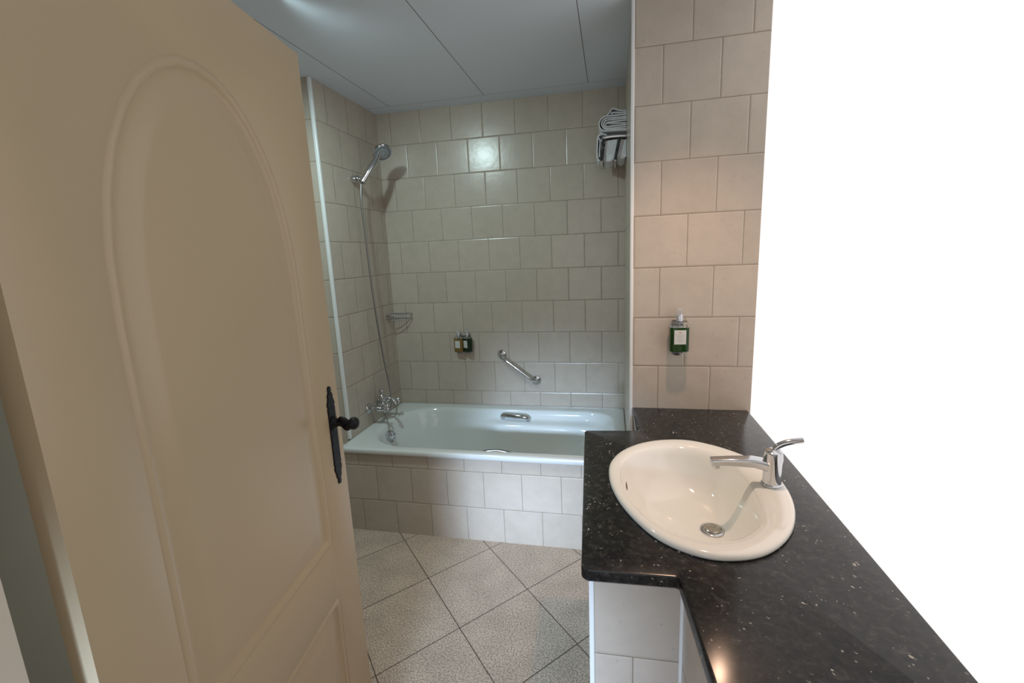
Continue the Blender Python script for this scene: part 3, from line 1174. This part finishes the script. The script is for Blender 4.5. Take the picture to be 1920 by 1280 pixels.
def inset_out(g):
    res = []
    n = len(out)
    for i in range(n):
        a, b, c = Vector(out[i - 1][:2]), Vector(out[i][:2]), Vector(out[(i + 1) % n][:2])
        t = (c - a).normalized()
        res.append(b + Vector((-t.y, t.x)) * g)
    return res


# rounded nosing: top ring is slightly inset
o_full = out
io = inset_out(0.004)
io2 = inset_out(0.0012)
area = sum(out[i - 1][0] * out[i][1] - out[i][0] * out[i - 1][1] for i in range(len(out)))
if area < 0:
    io = inset_out(-0.004)
    io2 = inset_out(-0.0012)
out = io
vo_t, vh_t = ring_face(ZV)
out = o_full
mid1 = [bm.verts.new((p[0], p[1], ZV - 0.0012)) for p in io2]
mid2 = [bm.verts.new((p[0], p[1], ZV - 0.005)) for p in o_full]
mid3 = [bm.verts.new((p[0], p[1], ZV - VT + 0.005)) for p in o_full]
out = io
vo_b, vh_b = ring_face(ZV - VT)
for A_, B_ in ((vo_t, mid1), (mid1, mid2), (mid2, mid3), (mid3, vo_b), (vh_t, vh_b)):
    for i in range(len(A_)):
        j = (i + 1) % len(A_)
        bm.faces.new((A_[i], A_[j], B_[j], B_[i]))
ct = link('worktop', bm, M_gran, sharp=30)
tag(ct, 'polished black granite worktop around the washbasin', 'countertop')

vb = thing('vanity_base', 'tiled vanity base under the black granite worktop', 'vanity', (1.7, -1.6, 0))
zb = ZV - VT - 0.001
bm = bmesh.new()
pl = [(1.372, -1.252), (1.4005, -1.975), (1.592, -1.970), (1.616, -2.30), (1.962, -2.30), (1.962, -1.975), (1.925, -1.252)]
a = [bm.verts.new((x, y, 0.001)) for x, y in pl]
b = [bm.verts.new((x, y, zb)) for x, y in pl]
for i in range(len(pl)):
    j = (i + 1) % len(pl)
    bm.faces.new((a[i], a[j], b[j], b[i]))
link('base_panel', bm, M_van, vb, smooth=False)
bm = bmesh.new()
box(bm, 1.3955, 1.407, -1.980, -1.968, 0.001, zb)
link('corner_bead', bm, M_white_trim, vb, bevel=0.003)
bm = bmesh.new()
box(bm, 1.586, 1.5955, -1.9745, -1.965, 0.001, zb)
link('corner_bead', bm, M_white_trim, vb, bevel=0.003)

wb = thing('washbasin', 'oval white ceramic washbasin set into black granite worktop', 'washbasin', (bcx, bcy, ZV))
zr = ZV + 0.0155
bowl = [bring(0.955, ZV + 0.0005), bring(0.995, ZV + 0.0015), bring(1.0, ZV + 0.006), bring(0.992, zr - 0.003), bring(0.975, zr),
        bring(0.945, zr + 0.0005), bring(0.90, zr - 0.0005)]
# inner bowl: the tap ledge on the right stays wide, so the inner rings shift left
for f, z, dx in ((0.835, zr - 0.004, -0.010), (0.80, zr - 0.012, -0.016), (0.775, zr - 0.028, -0.018), (0.74, zr - 0.05, -0.016), (0.68, zr - 0.082, -0.008),
                 (0.58, zr - 0.110, 0.005), (0.44, zr - 0.128, 0.018), (0.28, zr - 0.137, 0.032), (0.13, zr - 0.142, 0.044)):
    r = []
    for p in bring(f, z, dx):
        # flattened steep wall under the tap
        x, y, zz = p
        lim = 1.835 - (zr - z) * 0.50
        if x > lim - 0.03:
            x = lim - 0.03 + 0.03 * math.tanh((x - lim + 0.03) / 0.06)
        r.append((x, y, zz))
    bowl.append(r)
bm = bmesh.new()
loft(bm, bowl, False, True)
link('bowl', bm, M_ceramic, wb, sharp=70)
dr = Vector((1.7205, -1.6215, zr - 0.1415))
bm = bmesh.new()
lathe(bm, dr, (0, 0, 1), [(0.033, 0), (0.033, 0.003), (0.030, 0.0048), (0.025, 0.0045), (0.0235, 0.0020)], 32)
link('drain_ring', bm, M_chrome, wb)
bm = bmesh.new()
lathe(bm, dr + Vector((0, 0, 0.001)), (0, 0, 1), [(0.021, 0), (0.0215, 0.004), (0.019, 0.0062), (0.001, 0.0066)], 32)
link('drain_plug', bm, plain('worn_chrome', (0.50, 0.47, 0.40, 1), 0.28, 0.9, noise=0.25, nscale=90), wb)
bm = bmesh.new()
tube(bm, [(1.4865, -1.590, zr - 0.028), (1.4872, -1.613, zr - 0.031), (1.4878, -1.636, zr - 0.028)], [0.0010, 0.0022, 0.0010], 8)
link('overflow_slot', bm, M_dark, wb)

tp = thing('basin_tap', 'chrome basin tap with square-ended spout over the washbasin', 'faucet', (1.868, -1.60, zr))
bm = bmesh.new()
lathe(bm, (1.868, -1.605, zr - 0.001), (0, 0, 1), [(0.026, 0), (0.026, 0.004), (0.023, 0.007), (0.022, 0.06), (0.024, 0.075), (0.022, 0.095), (0.012, 0.102)], 28)
link('tap_body', bm, M_chrome, tp)
bm = bmesh.new()
sp_path = [Vector((1.868, -1.605, zr + 0.052)), Vector((1.82, -1.600, zr + 0.060)), Vector((1.76, -1.594, zr + 0.056)), Vector((1.715, -1.589, zr + 0.050))]
rings = []
for i, p in enumerate(sp_path):
    w = (0.019, 0.0165, 0.015, 0.015)[i]
    h = (0.014, 0.012, 0.010, 0.009)[i]
    rings.append([(p.x, p.y + q.x, p.z + q.y) for q in rounded_poly([(-w, -h), (w, -h), (w, h), (-w, h)], 0.005, 4)])
loft(bm, rings, True, True)
link('spout', bm, M_chrome, tp, bevel=0.002)
bm = bmesh.new()
lathe(bm, (1.728, -1.5905, zr + 0.044), (0, 0, -1), [(0.0115, 0), (0.0115, 0.010), (0.009, 0.0115)], 20)
link('aerator', bm, M_chrome, tp)
bm = bmesh.new()
tube(bm, spline([(1.868, -1.605, zr + 0.098), (1.88, -1.606, zr + 0.112), (1.90, -1.607, zr + 0.122), (1.935, -1.608, zr + 0.13)], 4), 0.008, 12)
link('lever', bm, M_chrome, tp)

# ------------------------------------------------------------------ door
E0 = Vector((0.6284, -1.668, 0))
D = Vector((-0.1346, 0.9909, 0))      # towards the free edge
NN = Vector((0.9909, 0.1346, 0))      # outwards, towards the bathroom
TD = 0.038
DW = 0.80
DH = 2.025


def dp(s, z, off=0.0):
    return E0 - D * s + NN * off + Vector((0, 0, z))


def door_poly(bm, s0, s1, z0, z1, o0, o1):
    v = [bm.verts.new(dp(s, z, o)) for o in (o0, o1) for (s, z) in ((s0, z0), (s1, z0), (s1, z1), (s0, z1))]
    for f in ((3, 2, 1, 0), (4, 5, 6, 7), (0, 1, 5, 4), (1, 2, 6, 5), (2, 3, 7, 6), (3, 0, 4, 7)):
        bm.faces.new([v[i] for i in f])


def up_panel(g):
    """arched upper panel outline (s,z), grown inward by g"""
    s0, s1 = 0.133 + g, DW - 0.133 - g
    z0, zs, zt = 0.664 + g, 1.40 - g * 0.2, 1.86 - g
    pts = [(s0, z0 + 0.012), (s0 + 0.012, z0), (s1 - 0.012, z0), (s1, z0 + 0.012), (s1, zs)]
    m = 16
    c = (s0 + s1) / 2
    for k in range(1, m):
        f = k / m
        a = PI * f
        x = c + (s1 - c) * math.cos(a)
        z = zs + (zt - zs) * (math.sin(a) ** 0.9)
        pts.append((x, z))
    pts.append((s0, zs))
    return pts


def low_panel(g):
    s0, s1 = 0.133 + g, DW - 0.133 - g
    z0, z1 = 0.16 + g, 0.4955 - g
    return [(s0, z0), (s1, z0), (s1, z1 - 0.01), (s1 - 0.01, z1), (s0 + 0.01, z1), (s0, z1 - 0.01)]


# leaf: front face with two panel openings
bm = bmesh.new()
rect = [(0, 0.006), (DW, 0.006), (DW, DH), (0, DH)]
vr = [bm.verts.new(dp(s, z, 0)) for s, z in rect]
edges = [bm.edges.new((vr[i], vr[(i + 1) % 4])) for i in range(4)]
holes = []
for fn_ in (up_panel, low_panel):
    vh = [bm.verts.new(dp(s, z, 0)) for s, z in fn_(0)]
    holes.append(vh)
    edges += [bm.edges.new((vh[i], vh[(i + 1) % len(vh)])) for i in range(len(vh))]
bmesh.ops.triangle_fill(bm, use_beauty=True, edges=edges)
vb_ = [bm.verts.new(dp(s, z, -TD)) for s, z in rect]
bm.faces.new(vb_)
for i in range(4):
    j = (i + 1) % 4
    bm.faces.new((vr[i], vr[j], vb_[j], vb_[i]))
prof = [(0.0, 0.0), (0.002, -0.0018), (0.006, 0.0005), (0.011, 0.0022), (0.016, 0.0010), (0.020, -0.003), (0.024, -0.0078), (0.030, -0.0085), (0.036, -0.0085), (0.060, -0.0035), (0.070, -0.0015), (0.074, -0.0015)]
for fn_, vh in zip((up_panel, low_panel), holes):
    prev = vh
    for g, o in prof[1:]:
        cur = [bm.verts.new(dp(s, z, o)) for s, z in fn_(g)]
        for i in range(len(cur)):
            j = (i + 1) % len(cur)
            bm.faces.new((prev[i], prev[j], cur[j], cur[i]))
        prev = cur
    bm.faces.new(prev)
door = link('door_1', bm, M_door, sharp=50)
struct(door, 'open cream panelled door with black iron handle at left')

# iron backplate with spear-shaped ends
half = [(0.0, 0.1545), (0.005, 0.153), (0.0085, 0.147), (0.0085, 0.141), (0.0065, 0.138), (0.0125, 0.131), (0.0155, 0.125), (0.0135, 0.120),
        (0.0175, 0.112), (0.0215, 0.104), (0.0225, 0.098), (0.0185, 0.094), (0.0205, 0.088), (0.0225, 0.084), (0.0205, 0.079), (0.0205, 0.0)]
CP = (0.0525, 0.967)
prof2 = [(s, z) for s, z in half[:-1]]
loop = prof2 + [(s, -z * 0.98) for s, z in prof2[::-1]] + [(-s, -z * 0.98) for s, z in prof2] + [(-s, z) for s, z in prof2[::-1]]
seen = []
for p in loop:
    if not seen or (abs(p[0] - seen[-1][0]) + abs(p[1] - seen[-1][1])) > 1e-6:
        seen.append(p)
if abs(seen[0][0] - seen[-1][0]) + abs(seen[0][1] - seen[-1][1]) < 1e-6:
    seen.pop()
bm = bmesh.new()
lo = [bm.verts.new(dp(CP[0] + s, CP[1] + z, 0.0006)) for s, z in seen]
hi = [bm.verts.new(dp(CP[0] + s * 0.93, CP[1] + z * 0.995, 0.0045)) for s, z in seen]
bm.faces.new(lo)
bm.faces.new(hi)
for i in range(len(lo)):
    j = (i + 1) % len(lo)
    bm.faces.new((lo[i], lo[j], hi[j], hi[i]))
plate = link('handle_plate', bm, M_iron, door, sharp=30, smooth=False)
bm = bmesh.new()
hz = 1.008
p0 = dp(0.052, hz, 0.004)
lathe(bm, p0, NN, [(0.021, 0), (0.021, 0.003), (0.017, 0.006), (0.013, 0.009), (0.010, 0.014), (0.009, 0.030), (0.011, 0.034), (0.009, 0.038)], 24)
link('rose', bm, M_iron, plate)
bm = bmesh.new()
# wrought lever: two twisted strands that join in a ball
for pts_, r_ in (([(0.052, 1.008, 0.020), (0.046, 1.000, 0.032), (0.052, 0.994, 0.042), (0.062, 0.998, 0.052), (0.068, 1.008, 0.060), (0.069, 1.013, 0.068)], 0.0075),
                 ([(0.052, 1.012, 0.020), (0.056, 1.022, 0.028), (0.060, 1.022, 0.038), (0.058, 1.014, 0.048), (0.060, 1.006, 0.058), (0.069, 1.010, 0.068)], 0.0060)):
    L_ = spline([dp(s_, z_, o_) for s_, z_, o_ in pts_], 6)
    nL = len(L_)
    tube(bm, L_, [r_ * (1 + 0.25 * math.sin(PI * i / (nL - 1))) for i in range(nL)], 14)
lathe(bm, dp(0.069, 1.013, 0.060), NN, [(0.009, 0), (0.0155, 0.004), (0.0185, 0.011), (0.0180, 0.018), (0.0135, 0.025), (0.006, 0.028)], 24)
link('lever', bm, M_iron, plate)
